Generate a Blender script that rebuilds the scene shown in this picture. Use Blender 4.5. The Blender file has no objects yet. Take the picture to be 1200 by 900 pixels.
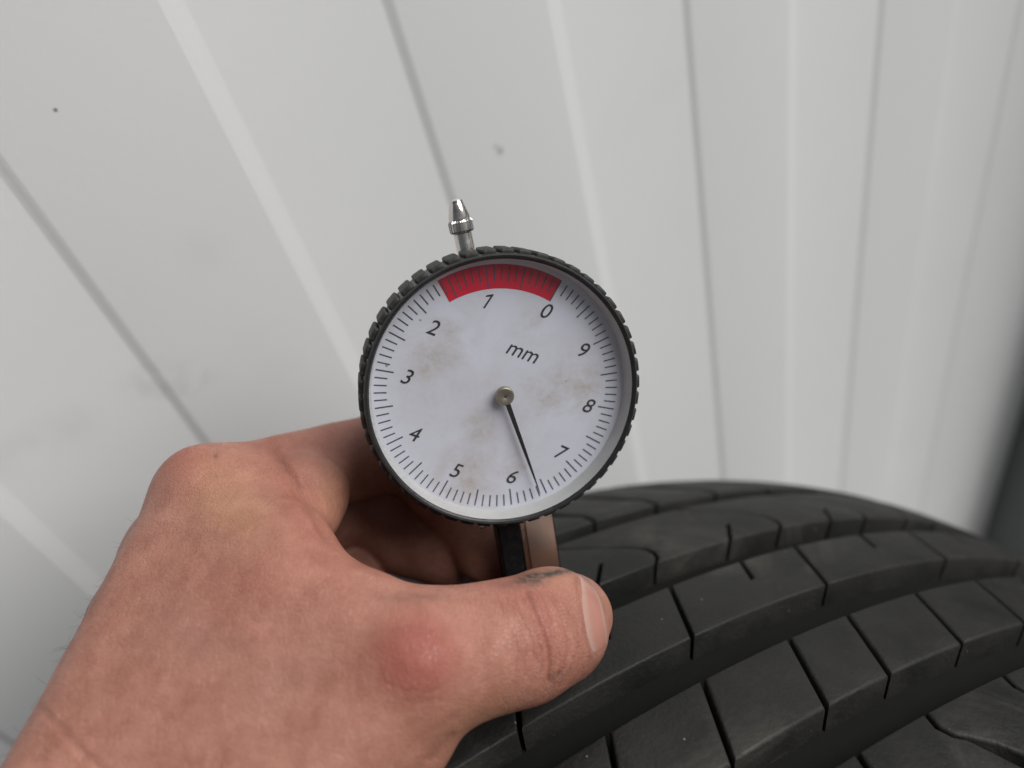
import bpy, bmesh, math, random
import numpy as np
from mathutils import Matrix, Vector

random.seed(7)
rng = np.random.default_rng(7)
S = bpy.context.scene
COL = S.collection

# ------------------------------------------------------------------ camera
F = 901.0                                   # focal length in pixels of the 1200 px wide photograph
up_c = np.array([-315., 980., 901.]); up_c /= np.linalg.norm(up_c)        # world up, seen from the camera
ny = np.array([.5425, -.4674, .698]); ny -= up_c * (ny @ up_c); ny /= np.linalg.norm(ny)   # wall normal
nx = np.cross(ny, up_c)
M = np.stack([nx, ny, up_c])                # camera axes -> world axes
TYRE_C = np.array([.1058954, -.39588189, -.20594636])
TYRE_A = np.array([.49014693, -.29548531, .82002708]); TYRE_A /= np.linalg.norm(TYRE_A)
R_T = .33
CAM = np.array([0., .215, 0.])
low = min((M @ (TYRE_C + TYRE_A * y))[2] - R_T * math.sqrt(1 - (TYRE_A @ up_c) ** 2) for y in (-.2, -.03))
CAM[2] = -low + .001

def W(p):                                   # camera coordinates -> world coordinates
    return M @ np.asarray(p, float) + CAM

def ray(px, py):
    return np.array([(px - 600.) / F, (450. - py) / F, -1.])

def P(px, py, d):                           # a point seen at a pixel, d metres deep
    return ray(px, py) * d

cam_data = bpy.data.cameras.new('camera')
cam = bpy.data.objects.new('camera', cam_data); COL.objects.link(cam)
mw = Matrix.Identity(4)
for i in range(3):
    for j in range(3):
        mw[i][j] = M[i][j]
    mw[i][3] = CAM[i]
cam.matrix_world = mw
cam_data.sensor_width = 36; cam_data.lens = F / 1200 * 36
cam_data.clip_start = .005; cam_data.clip_end = 100
cam_data.dof.use_dof = True; cam_data.dof.focus_distance = .157; cam_data.dof.aperture_fstop = 8
S.camera = cam

# ------------------------------------------------------------------ light
SUN_EL, SUN_AZ = math.radians(44), math.radians(-52)       # azimuth from +Y (out of the wall) towards +X (left in the picture)
wd = bpy.data.worlds.new('World'); S.world = wd; wd.use_nodes = True
nt = wd.node_tree; bg = nt.nodes['Background']
sky = nt.nodes.new('ShaderNodeTexSky'); sky.sky_type = 'NISHITA'; sky.sun_disc = False
sky.sun_elevation = SUN_EL; sky.sun_rotation = SUN_AZ; sky.dust_density = 4
hs = nt.nodes.new('ShaderNodeHueSaturation'); hs.inputs['Saturation'].default_value = .3
nt.links.new(sky.outputs[0], hs.inputs['Color']); nt.links.new(hs.outputs[0], bg.inputs[0])
bg.inputs[1].default_value = .05
sl = bpy.data.lights.new('sun', 'SUN'); sl.energy = 4.2; sl.angle = math.radians(50); sl.color = (1, .99, .975)
sun = bpy.data.objects.new('sun', sl); COL.objects.link(sun)
sd = Vector((math.sin(SUN_AZ) * math.cos(SUN_EL), math.cos(SUN_AZ) * math.cos(SUN_EL), math.sin(SUN_EL)))
sun.rotation_euler = sd.to_track_quat('Z', 'Y').to_euler()
S.view_settings.view_transform = 'Standard'; S.view_settings.look = 'None'
S.view_settings.exposure = -0.34; S.view_settings.gamma = 1; S.view_settings.use_curve_mapping = False
S.render.engine = 'CYCLES'; S.cycles.use_denoising = True
S.cycles.max_bounces = 8

# ------------------------------------------------------------------ helpers
def tag(o, label=None, cat=None, group=None, kind=None):
    for k, v in (('label', label), ('category', cat), ('group', group), ('kind', kind)):
        if v: o[k] = v
    return o

def link(name, me, mat=None, parent=None):
    o = bpy.data.objects.new(name, me); COL.objects.link(o)
    if mat is not None and me is not None and not me.materials: me.materials.append(mat)
    if parent is not None: o.parent = parent
    return o

def empty(name, mat4=None):
    o = bpy.data.objects.new(name, None); COL.objects.link(o); o.empty_display_size = .02
    if mat4 is not None: o.matrix_world = mat4
    return o

def mesh_from(name, v, f, smooth=False):
    me = bpy.data.meshes.new(name)
    me.from_pydata([tuple(map(float, p)) for p in v], [], [tuple(map(int, q)) for q in f]); me.update()
    if smooth: me.shade_smooth()
    return me

def bm_mesh(name, bm, smooth=False, angle=None):
    me = bpy.data.meshes.new(name); bmesh.ops.recalc_face_normals(bm, faces=bm.faces); bm.to_mesh(me); bm.free()
    if smooth: me.shade_smooth()
    if angle is not None: me.set_sharp_from_angle(angle=math.radians(angle))
    return me

def lathe(profile, n=96, closed=False, axis='z'):
    """profile = list of (r, z); returns verts, faces round the z axis"""
    v, f = [], []
    m = len(profile)
    for i in range(n):
        a = 2 * math.pi * i / n
        for r, z in profile: v.append((r * math.cos(a), r * math.sin(a), z))
    for i in range(n):
        k = (i + 1) % n
        for j in range(m if closed else m - 1):
            l = (j + 1) % m
            f.append((i * m + j, k * m + j, k * m + l, i * m + l))
    return v, f

class N:                                    # tiny node-tree writer
    def __init__(s, name):
        s.m = bpy.data.materials.new(name); s.m.use_nodes = True; s.t = s.m.node_tree
        s.b = s.t.nodes['Principled BSDF']; s.out = s.t.nodes['Material Output']
    def n(s, typ, **kw):
        x = s.t.nodes.new('ShaderNode' + typ)
        for k, v in kw.items():
            if k.startswith('i_'):
                key = k[2:]
                x.inputs[int(key) if key.isdigit() else key.replace('_', ' ')].default_value = v
            else: setattr(x, k, v)
        return x
    def l(s, a, b): s.t.links.new(a, b)
    def obj(s):
        return s.n('TexCoord').outputs['Object']
    def noise(s, scale, detail=3, vec=None, rough=.55, dist=0):
        x = s.n('TexNoise', i_Scale=scale, i_Detail=detail, i_Roughness=rough, i_Distortion=dist)
        s.l(vec if vec is not None else s.obj(), x.inputs['Vector']); return x.outputs[0]
    def ramp(s, fac, stops):
        r = s.n('ValToRGB'); e = r.color_ramp.elements
        while len(e) > 1: e.remove(e[-1])
        e[0].position = stops[0][0]; e[0].color = stops[0][1] if len(stops[0][1]) == 4 else (*stops[0][1], 1)
        for p, c in stops[1:]:
            q = e.new(p); q.color = c if len(c) == 4 else (*c, 1)
        s.l(fac, r.inputs[0]); return r.outputs[0]
    def mix(s, fac, a, b, blend='MIX'):
        x = s.n('Mix', data_type='RGBA', blend_type=blend)
        for v, k in ((fac, 0), (a, 6), (b, 7)):
            if hasattr(v, 'links'): s.l(v, x.inputs[k])
            else: x.inputs[k].default_value = v if k == 0 else (*v, 1)
        return x.outputs[2]
    def math(s, op, a, b=None, clamp=False):
        x = s.n('Math', operation=op, use_clamp=clamp)
        for v, k in ((a, 0), (b, 1)):
            if v is None: continue
            if hasattr(v, 'links'): s.l(v, x.inputs[k])
            else: x.inputs[k].default_value = v
        return x.outputs[0]
    def bump(s, h, strength, dist):
        x = s.n('Bump', i_Strength=strength, i_Distance=dist); s.l(h, x.inputs['Height']); s.l(x.outputs[0], s.b.inputs['Normal']); return x
    def set(s, **kw):
        for k, v in kw.items():
            k = k.replace('_', ' ')
            if hasattr(v, 'links'): s.l(v, s.b.inputs[k])
            else: s.b.inputs[k].default_value = (*v, 1) if isinstance(v, tuple) and len(v) == 3 and s.b.inputs[k].type == 'RGBA' else v
        return s

def blobs(nb, vec, spots, soft=True):
    """sum of soft spots: list of (x, y, z, radius); returns a 0..1 socket"""
    tot = None
    for x, y, z, r in spots:
        d = nb.n('VectorMath', operation='DISTANCE'); nb.l(vec, d.inputs[0]); d.inputs[1].default_value = (x, y, z)
        mr = nb.n('MapRange', interpolation_type='SMOOTHSTEP'); nb.l(d.outputs['Value'], mr.inputs[0])
        mr.inputs[1].default_value = 0; mr.inputs[2].default_value = r; mr.inputs[3].default_value = 1; mr.inputs[4].default_value = 0
        tot = mr.outputs[0] if tot is None else nb.math('MAXIMUM', tot, mr.outputs[0])
    return tot

# ------------------------------------------------------------------ materials
def simple(name, col, rough, metal=0, **kw):
    nb = N(name); nb.set(Base_Color=col, Roughness=rough, Metallic=metal, **kw); return nb

# ------------------------------------------------------------------ floor
nb = N('concrete')
c = nb.ramp(nb.noise(3, 6), [(.3, (.20, .195, .185)), (.7, (.30, .29, .275))])
nb.set(Base_Color=c, Roughness=.8); nb.bump(nb.noise(120, 4), .3, .002)
floor = link('floor', mesh_from('floor', [(-6, -.3, 0), (6, -.3, 0), (6, 8, 0), (-6, 8, 0)], [(0, 1, 2, 3)]), nb.m)
tag(floor, kind='structure')

# ------------------------------------------------------------------ wall
def wall_at(px, py, y=0.):                  # the point of the wall plane seen at a pixel
    d = M @ ray(px, py); t = (y - CAM[1]) / d[1]; return CAM + d * t
xk = lambda k: -wall_at((378.8 * k - 142) / (.1764 * k + 1), 0)[0]     # distance along the wall, growing to the right
STEP = (xk(6) - xk(0)) / 6
X0 = xk(0)
CORNER = -wall_at(1161, 600)[0]
nb = N('painted_sheet_steel')
ov = nb.n('NewGeometry').outputs['Position']
base = nb.mix(nb.noise(6, 4, ov), (.750, .764, .766), (.785, .80, .802))
stain_spots = [(*wall_at(178, 452), .012), (*wall_at(215, 446), .010), (*wall_at(235, 442), .008)]
streak = [(*wall_at(*q), .011) for q in ((2, 542), (22, 530), (42, 520), (62, 510), (88, 502))]
smear = [(*wall_at(*q), .012) for q in ((70, 650), (90, 640), (300, 405), (325, 420), (240, 290))]
brk = nb.ramp(nb.noise(140, 5, ov), [(.40, (0, 0, 0)), (.62, (1, 1, 1))])
brk2 = nb.ramp(nb.noise(60, 4, ov), [(.35, (0, 0, 0)), (.65, (1, 1, 1))])
s1 = nb.math('MULTIPLY', nb.math('MULTIPLY', blobs(nb, ov, stain_spots), brk), .2)
s2 = nb.math('MULTIPLY', nb.math('MULTIPLY', blobs(nb, ov, streak), brk2), .17)
s3 = nb.math('MULTIPLY', nb.math('MULTIPLY', blobs(nb, ov, smear), brk2), .06)
s4 = nb.ramp(nb.noise(14, 5, ov, .65), [(.58, (0, 0, 0)), (.75, (.07, .07, .07))])
col = nb.mix(s1, base, (.33, .30, .25)); col = nb.mix(s2, col, (.42, .38, .31)); col = nb.mix(s3, col, (.35, .33, .30))
col = nb.mix(s4, col, (.55, .53, .49))
col = nb.mix(blobs(nb, ov, [(*wall_at(65, 129), .0008)]), col, (.14, .13, .12)); col = nb.mix(blobs(nb, ov, [(*wall_at(586, 177), .0022), (*wall_at(581, 172), .0012)]), col, (.45, .45, .44))
nb.set(Base_Color=col, Roughness=nb.ramp(nb.noise(30, 3, ov), [(.3, (.34, .34, .34)), (.7, (.46, .46, .46))]))
nb.bump(nb.noise(420, 2, ov), .06, .0006)
wall_mat = nb.m
wall = empty('panel_wall')
tag(wall, 'off-white ribbed sheet metal wall with light scuffs behind the hand and tyre', 'wall')
DEP = .0009                                 # step of the shallow ribs
def panel(k):
    """flat band between rib slope k and slope k+1, with its own left slope"""
    lo, hi = (0, -DEP) if k % 2 else (-DEP, 0)
    SL = .0062 if k % 2 else .0036; SN = .0036 if k % 2 else .0062
    xa, xb = X0 + k * STEP, X0 + (k + 1) * STEP
    xb = min(xb, CORNER)
    e = .0009
    prof = [(xa - SL / 2, lo)]
    prof += [(xa - SL / 2 + e * .6, lo + (hi - lo) * .07), (xa, (lo + hi) / 2), (xa + SL / 2 - e * .6, hi - (hi - lo) * .07), (xa + SL / 2, hi)]
    prof += [(xb - SN / 2, hi)] if xb < CORNER else [(CORNER, hi)]
    v, f = [], []
    for x, y in prof: v += [(-x, y, 0), (-x, y, 2.6)]
    for i in range(len(prof) - 1): f.append((2 * i, 2 * i + 2, 2 * i + 3, 2 * i + 1))
    # back sheet gives the panel thickness
    n0 = len(v); xl, xr = -prof[0][0], -prof[-1][0]
    v += [(xl, -.04, 0), (xl, -.04, 2.6), (xr, -.04, 0), (xr, -.04, 2.6)]
    f.append((n0, n0 + 1, n0 + 3, n0 + 2))
    f.append(tuple([1] + [2 * i + 1 for i in range(1, len(prof))] + [n0 + 3, n0 + 1]))
    me = mesh_from('wall_panel', v, f, True)
    me.set_sharp_from_angle(angle=math.radians(50))
    link('wall_panel', me, wall_mat, wall)
k = -12
while X0 + k * STEP < CORNER:
    panel(k); k += 1

# added dark board in place of soft shading on the wall at far right
nb = N('dark_patch_grey')
nb.set(Base_Color=nb.mix(nb.noise(5, 4), (.13, .145, .15), (.18, .195, .20)), Roughness=.5)
sw = empty('dark_patch_board', Matrix.Translation((-CORNER, 0, 0)))
tag(sw, 'dark blue-grey rounded board put in for a soft dark patch at the far right', 'wall')
bm = bmesh.new()
bmesh.ops.create_cube(bm, size=1, matrix=Matrix.Translation((-.062, .02, 1.3)) @ Matrix.Diagonal((.12, .16, 2.6, 1)))
bmesh.ops.bevel(bm, geom=bm.edges[:], offset=.045, segments=8, affect='EDGES')
link('side_board', bm_mesh('side_board', bm, True, 40), nb.m, sw)

# ------------------------------------------------------------------ tyre
e1 = up_c - TYRE_A * (up_c @ TYRE_A); e1 /= np.linalg.norm(e1)
e2 = np.cross(TYRE_A, e1)
tm = Matrix.Identity(4)
for j, ax in enumerate((TYRE_A, -e2, e1)):
    w_ = M @ ax
    for i in range(3): tm[i][j] = w_[i]
w_ = W(TYRE_C)
for i in range(3): tm[i][3] = w_[i]

nb = N('tread_rubber')
ov = nb.n('NewGeometry').outputs['Position']
dust = nb.ramp(nb.noise(45, 5, ov, .65), [(.35, (0, 0, 0)), (.75, (1, 1, 1))])
col = nb.mix(dust, (.0095, .0095, .0094), (.022, .0215, .0195))
sp = nb.n('TexVoronoi', i_Scale=260); nb.l(ov, sp.inputs['Vector'])
spk = nb.ramp(sp.outputs['Distance'], [(.035, (1, 1, 1)), (.085, (0, 0, 0))])
rare = nb.ramp(sp.outputs['Color'], [(.70, (0, 0, 0)), (.80, (1, 1, 1))])
col = nb.mix(nb.math('MULTIPLY', nb.math('MULTIPLY', spk, rare), .6), col, (.30, .29, .26))
scr = nb.n('Mapping'); nb.l(ov, scr.inputs[0]); scr.inputs['Scale'].default_value = (30, 300, 30)
smg = nb.ramp(nb.noise(18, 5, ov, .7, 1.5), [(.56, (0, 0, 0)), (.72, (.8, .8, .8))])
col = nb.mix(smg, col, (.044, .041, .035))
nb.set(Base_Color=col, Roughness=nb.ramp(nb.noise(90, 4, ov), [(.3, (.50, .50, .50)), (.7, (.68, .68, .68))]))
nb.b.inputs['Specular IOR Level'].default_value = .27
h1 = nb.math('ADD', nb.noise(900, 3, ov), nb.math('MULTIPLY', nb.noise(160, 4, ov), 1.2))
nb.bump(h1, .55, .0004)
rubber = nb.m
nb = N('groove_rubber')  # darker copy of the tread rubber; groove shade partly put into the colour
ov = nb.n('NewGeometry').outputs['Position']
nb.set(Base_Color=nb.mix(nb.noise(60, 4, ov), (.007, .007, .007), (.012, .012, .0115)), Roughness=.8)
nb.b.inputs['Specular IOR Level'].default_value = .1
nb.bump(nb.noise(700, 3, ov), .3, .0003)
groove_rubber = nb.m

def crown(y):
    r = R_T - 1.0753 * (y + .1117) ** 2
    if y < -.145: r -= ((-.145 - y) / .06) ** 2 * .0095
    if y > -.03: r -= ((y + .03) / .016) ** 2 * .006
    return r
tyre = empty('tyre', tm)
tag(tyre, 'black car tyre with grooved and siped tread leaning against the wall', 'tyre')
# carcass: crown below the tread blocks, two sidewalls, bead, inside
DEPTH = .0068
prof = []
ys = np.linspace(-.2075, -.0160, 40)
side_far = [(.216, -.195 - .008), (.222, -.208), (.236, -.218), (.262, -.2245), (.288, -.2215), (.298, -.2165), (.3025, -.2120)]
prof += [(r, y) for r, y in side_far]
prof += [(crown(y) - DEPTH, y) for y in ys]
mir = lambda y: -.2234 - y
prof += [(r, mir(y)) for r, y in side_far[::-1]]
inner = [(.216, -.032), (.232, -.020), (.262, -.012), (.290, -.018), (.306, -.03), (.313, -.06), (.314, -.1117)]
prof += inner + [(r, mir(y)) for r, y in inner[-2::-1]]
v, f = lathe(prof, 256, closed=True)
v = [(z, x, y) for x, y, z in v]            # axis onto local x
bm = bmesh.new(); me = mesh_from('carcass', v, f, True)
bm.from_mesh(me); bmesh.ops.recalc_face_normals(bm, faces=bm.faces); bm.to_mesh(me); bm.free()
link('carcass', me, groove_rubber, tyre)

def block_mesh(poly, smid, bev=.0008, wall_slope=.0):
    """poly = [(s, y)] outline of a tread block, s along the circumference; bent round the crown about smid"""
    bm = bmesh.new()
    top = [bm.verts.new((s - smid, y, 0)) for s, y in poly]
    bot = [bm.verts.new((s - smid, y, -DEPTH - .0012)) for s, y in poly]
    fc = bm.faces.new(top)
    n = len(poly)
    for i in range(n): bm.faces.new((top[i], bot[i], bot[(i + 1) % n], top[(i + 1) % n]))
    bm.normal_update()
    if fc.normal.z < 0: bmesh.ops.reverse_faces(bm, faces=bm.faces[:])
    edges = [e for e in bm.edges if all(abs(q.co.z) < 1e-9 for q in e.verts)]
    bmesh.ops.bevel(bm, geom=edges, offset=bev, segments=3, profile=.5, affect='EDGES', clamp_overlap=True)
    lo = min(q.co.x for q in bm.verts); hi = max(q.co.x for q in bm.verts)
    yl = min(q.co.y for q in bm.verts); yh = max(q.co.y for q in bm.verts)
    for s in np.arange(lo + .004, hi - .001, .005):
        bmesh.ops.bisect_plane(bm, geom=bm.verts[:] + bm.edges[:] + bm.faces[:], plane_co=(s, 0, 0), plane_no=(1, 0, 0), dist=1e-6)
    for y in np.arange(yl + .006, yh - .002, .008):
        bmesh.ops.bisect_plane(bm, geom=bm.verts[:] + bm.edges[:] + bm.faces[:], plane_co=(0, y, 0), plane_no=(0, 1, 0), dist=1e-6)
    bmesh.ops.triangulate(bm, faces=[q for q in bm.faces if len(q.verts) > 4])
    for q in bm.verts:
        s, y, h = q.co
        r = crown(y) + h
        q.co = (y, r * math.sin(s / R_T), r * math.cos(s / R_T))
    return bm_mesh('tread_block', bm, True, 35)

cache = {}
def place_block(key, poly_fn, s_a, s_b):
    L = round(s_b - s_a, 4)
    mid = (s_a + s_b) / 2
    kk = (key, L)
    if kk not in cache: cache[kk] = block_mesh(poly_fn(-L / 2, L / 2), 0)
    o = link('tread_block', cache[kk], rubber, tyre)
    o.rotation_euler = (-mid / R_T, 0, 0)

CIRC = 2 * math.pi * R_T
def stations(seen, step):
    """seen sipe positions, completed by regular ones round the circle"""
    out = list(seen)
    left = CIRC - (seen[-1] - seen[0])
    n = max(1, round(left / step)); st = left / n
    for i in range(1, n): out.append(seen[-1] + i * st)
    out.append(seen[0] + CIRC)
    return out
G = .00055                                   # half width of a sipe
# rib D, the fully siped rib in front
yA, yB = -.0948, -.0767
def polyD(a, b):
    sh = -.0090
    return [(a + G, yA), (b - G, yA), (b + sh - G, yB), (a + sh + G, yB)]
st = stations([.0375, .0625, .0870, .1117, .1374, .1572, .1839, .2120, .2370, .2570], .0255)
for a, b in zip(st[:-1], st[1:]): place_block('D', polyD, a, b)
# rib C: long blocks with one half sipe
yA3, yB3 = -.1233, -.1056
def polyC(a, b):
    sh = -.0084; m = a + (b - a) * .54; g = .0006
    yN = yA3 + (yB3 - yA3) * .44; dn = sh * .44
    return [(a + G, yA3), (m - g, yA3), (m + dn - g, yN), (m + dn + g, yN), (m + g, yA3), (b - G, yA3), (b + sh - G, yB3), (a + sh + G, yB3)]
st = stations([-.010, .0345, .0815, .1270, .1718, .2250, .2700], .047)
for a, b in zip(st[:-1], st[1:]): place_block('C', polyC, a, b)
# rib B: curved sipes
yA2, yB2 = -.1568, -.1333
JC = [(-.1568, -.0200), (-.1530, -.0150), (-.1470, -.0060), (-.1440, -.0015), (-.1410, .0017), (-.1380, .0026), (-.1355, .0018), (-.1333, -.0006)]
def polyB(a, b):
    L_ = [(a + d + G + .0001, y) for y, d in JC]
    R_ = [(b + d - G, y) for y, d in JC]
    m = a + (b - a) * .56; g = .0006
    notch = [(m + g, yB2), (m + .0075 + g, yB2 - .0085), (m + .0075 - g, yB2 - .0085), (m - g, yB2)]
    return L_[:1] + R_ + notch + L_[:0:-1]
st = stations([-.004, .0415, .0870, .1312, .1780, .2185, .2600], .047)
for a, b in zip(st[:-1], st[1:]): place_block('B', polyB, a, b)
# rib E: near shoulder, sipe opening into a wide slot
def polyE(a, b):
    c = [(-.0666, 0), (-.0632, -.0011), (-.0606, .0000), (-.0588, .0022), (-.0555, .0042), (-.0500, .0070), (-.0300, .0120), (-.0155, .0140)]
    wide = [0, 0, 0, .0001, .0018, .0027, .0030, .0030]
    L_ = [(a + d + G + w, y) for (y, d), w in zip(c, wide)]
    R_ = [(b + d - G - w * .25, y) for (y, d), w in zip(c, wide)]
    return R_ + L_[::-1]
st = stations([.048, .0740, .0990, .1245, .1455, .1735, .1990], .026)
for a, b in zip(st[:-1], st[1:]): place_block('E', polyE, a, b)
# rib A: far shoulder with slanted slots
yA1, yB1 = -.2074, -.1640
def polyA(a, b):
    c = [(yB1, .0), (-.1700, .0), (-.1765, -.0050), (-.1850, -.0085), (yA1, -.0120)]
    w = [.0, .0003, .0018, .0026, .0026]
    L_ = [(a + d + G + q, y) for (y, d), q in zip(c, w)]
    R_ = [(b + d - G, y) for (y, d), q in zip(c, w)]
    return R_ + L_[::-1]
st = stations([.034, .0590, .0840, .1090, .1330, .1570, .1825, .2080], .0255)
for a, b in zip(st[:-1], st[1:]): place_block('A', polyA, a, b)

# ------------------------------------------------------------------ dial gauge
g_up = np.array([-.24, .92, .264]); g_up /= np.linalg.norm(g_up)
g_n = np.array([.20, -.22, .95]); g_n -= g_up * (g_n @ g_up); g_n /= np.linalg.norm(g_n)
g_x = np.cross(g_up, g_n)
G0 = P(592.5, 462.5, .158)                   # centre of the bezel's front rim
gm = Matrix.Identity(4)
for j, ax in enumerate((g_x, g_up, g_n)):
    w_ = M @ ax
    for i in range(3): gm[i][j] = w_[i]
w_ = W(G0)
for i in range(3): gm[i][3] = w_[i]
def gl(px, py, z=0.):                        # the point of the gauge's own plane z seen at a pixel
    d = ray(px, py); o = G0 + g_n * z
    t = (o @ g_n) / (d @ g_n); q = d * t - o
    return np.array([q @ g_x, q @ g_up, z])

gauge = empty('tread_depth_gauge', gm)
tag(gauge, 'round white-faced tread depth dial gauge with black knurled rim held over the tyre', 'gauge')

nb = N('black_plastic')
ov = nb.obj()
nb.set(Base_Color=nb.mix(nb.ramp(nb.noise(700, 4), [(.45, (0, 0, 0)), (.7, (1, 1, 1))]), (.006, .006, .0065), (.013, .013, .013)), Roughness=nb.ramp(nb.noise(500, 3), [(.3, (.30, .30, .30)), (.7, (.48, .48, .48))]))
nb.bump(nb.noise(1500, 3), .12, .0002); nb.b.inputs['Specular IOR Level'].default_value = .25
black = nb.m
nb = N('worn_black_rim')
dustn = nb.ramp(nb.noise(420, 5), [(.42, (0, 0, 0)), (.68, (1, 1, 1))])
nb.set(Base_Color=nb.mix(dustn, (.008, .008, .009), (.016, .016, .016)), Roughness=.42)
nb.bump(nb.noise(1300, 3), .4, .0002)
rimmat = nb.m
nb = N('dusty_black_grip')
dustn = nb.ramp(nb.noise(420, 5), [(.38, (0, 0, 0)), (.66, (1, 1, 1))])
nb.set(Base_Color=nb.mix(dustn, (.008, .008, .008), (.032, .033, .030)), Roughness=.62)
nb.bump(nb.noise(1300, 3), .4, .0002)
padmat = nb.m
nb = N('nickel')
nb.set(Base_Color=nb.mix(nb.noise(300, 4), (.66, .63, .60), (.80, .77, .74)), Metallic=1.0, Roughness=nb.ramp(nb.noise(600, 3), [(.3, (.07, .07, .07)), (.7, (.34, .34, .34))]))
nickel = nb.m
nb = N('brushed_steel')
mp = nb.n('Mapping'); nb.l(nb.obj(), mp.inputs[0]); mp.inputs['Scale'].default_value = (300, 4000, 300)
br = nb.noise(1, 3, mp.outputs[0])
nb.set(Base_Color=nb.mix(nb.noise(160, 4), (.68, .65, .58), (.80, .77, .70)), Metallic=1.0, Roughness=.27)
nb.bump(br, .25, .0001)
steel = nb.m

# bezel
BS = 1.028
prof = [(r_ * BS, z_) for r_, z_ in [(.0269, -.0052), (.0269, -.0006), (.0272, -.0001), (.0276, .0), (.0279, -.0004), (.0280, -.0012), (.0280, -.0024), (.0279, -.0027), (.0280, -.0105), (.0278, -.0112), (.0265, -.0112)]]
v, f = lathe(prof, 176)
bez = link('bezel', mesh_from('bezel', v, f, True), rimmat, gauge); bez.data.set_sharp_from_angle(angle=math.radians(40))
# knurl pads: individually raised grips round the rim
bm = bmesh.new()
bmesh.ops.create_cube(bm, size=1, matrix=Matrix.Translation((.0280 * BS, 0, -.0060)) @ Matrix.Diagonal((.0018, .0029, .0092, 1)))
bmesh.ops.bevel(bm, geom=bm.edges[:], offset=.0005, segments=2, profile=.6, affect='EDGES')
pad = bm_mesh('grip_pad', bm, True)
for i in range(50):
    o = link('grip_pad', pad, padmat, bez); o.rotation_euler = (0, 0, 2 * math.pi * (i + .3) / 50)
# inner ring (silvery wall between the glass and the dial plate)
nb = N('inner_ring_grey')
nb.set(Base_Color=nb.mix(nb.noise(200, 4), (.40, .40, .39), (.56, .56, .55)), Roughness=.32)
prof = [(.0276, -.0007), (.0273, -.0026), (.0270, -.0049)]
v, f = lathe(prof, 160)
link('inner_ring', mesh_from('inner_ring', v, f, True), nb.m, gauge)
# dial plate
ZP = -.0048
nb = N('dial_white')
ov = nb.obj()
grime = nb.ramp(nb.noise(75, 6, ov, .62, .4), [(.38, (0, 0, 0)), (.66, (1, 1, 1))])
gs = [(*gl(530, 395, ZP), .010), (*gl(500, 420, ZP), .007), (*gl(655, 470, ZP), .011), (*gl(560, 500, ZP), .006), (*gl(540, 560, ZP), .009), (*gl(625, 385, ZP), .006), (*gl(600, 545, ZP), .008), (*gl(690, 450, ZP), .006)]
gmask = nb.math('MULTIPLY', nb.math('ADD', blobs(nb, ov, gs), .42), grime, clamp=True)
fine = nb.ramp(nb.noise(900, 4, ov, .7), [(.35, (.55, .55, .55)), (.65, (1, 1, 1))])
col = nb.mix(nb.math('MULTIPLY', nb.math('MULTIPLY', gmask, fine), .70), (.59, .605, .675), (.36, .30, .23))
sp = nb.n('TexVoronoi', i_Scale=420); nb.l(ov, sp.inputs['Vector'])
spk = nb.math('MULTIPLY', nb.ramp(sp.outputs['Distance'], [(.10, (1, 1, 1)), (.16, (0, 0, 0))]), nb.ramp(sp.outputs['Color'], [(.86, (0, 0, 0)), (.88, (1, 1, 1))]))
col = nb.mix(nb.math('MULTIPLY', spk, .6), col, (.10, .09, .08))
nb.set(Base_Color=col, Roughness=.45)
v, f = lathe([(0.00001, ZP), (.0271, ZP)], 128)
plate = link('dial_plate', mesh_from('dial_plate', v, f), nb.m, gauge)
ink = simple('black_ink', (.022, .022, .026), .5).m
thin_ink = simple('grey_ink', (.055, .060, .085), .5).m
nb = N('red_print'); nb.set(Base_Color=nb.mix(nb.noise(250, 4), (.50, .003, .026), (.58, .006, .034)), Roughness=.42); red = nb.m
c0 = gl(585, 457, ZP); c0[2] = 0           # centre of the printed scale

q0 = gl(655.5, 333, ZP) - c0
A0 = math.atan2(q0[1], q0[0])                # angle of the zero tick; numbers run anticlockwise
RO = .02612
def sector(r0, r1, a0, a1, n, z):
    v, f = [], []
    for i in range(n + 1):
        a = a0 + (a1 - a0) * i / n
        v += [(c0[0] + r0 * math.cos(a), c0[1] + r0 * math.sin(a), z), (c0[0] + r1 * math.cos(a), c0[1] + r1 * math.sin(a), z)]
    for i in range(n): f.append((2 * i, 2 * i + 1, 2 * i + 3, 2 * i + 2))
    return v, f
v, f = sector(RO - .0047, RO + .0003, A0 - .003, A0 + 16.3 * math.radians(3.6), 48, ZP + .00003)
link('red_zone', mesh_from('red_zone', v, f), red, plate)
v, f = [], []
for i in range(100):
    a = A0 + math.radians(3.6) * i
    ln = .0037 if i % 5 == 0 else .0026
    w = .00014 if i % 5 == 0 else .00013
    if i <= 16: ln += .0008 if i in (0, 5, 10, 15) else .0006
    ca, sa = math.cos(a), math.sin(a)
    n0 = len(v)
    for r, s in ((RO - ln, -w), (RO, -w), (RO, w), (RO - ln, w)):
        v.append((c0[0] + r * ca - s * sa, c0[1] + r * sa + s * ca, ZP + .00006))
    f.append((n0, n0 + 1, n0 + 2, n0 + 3))
link('scale_marks', mesh_from('scale_marks', v, f), thin_ink, plate)
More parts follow.
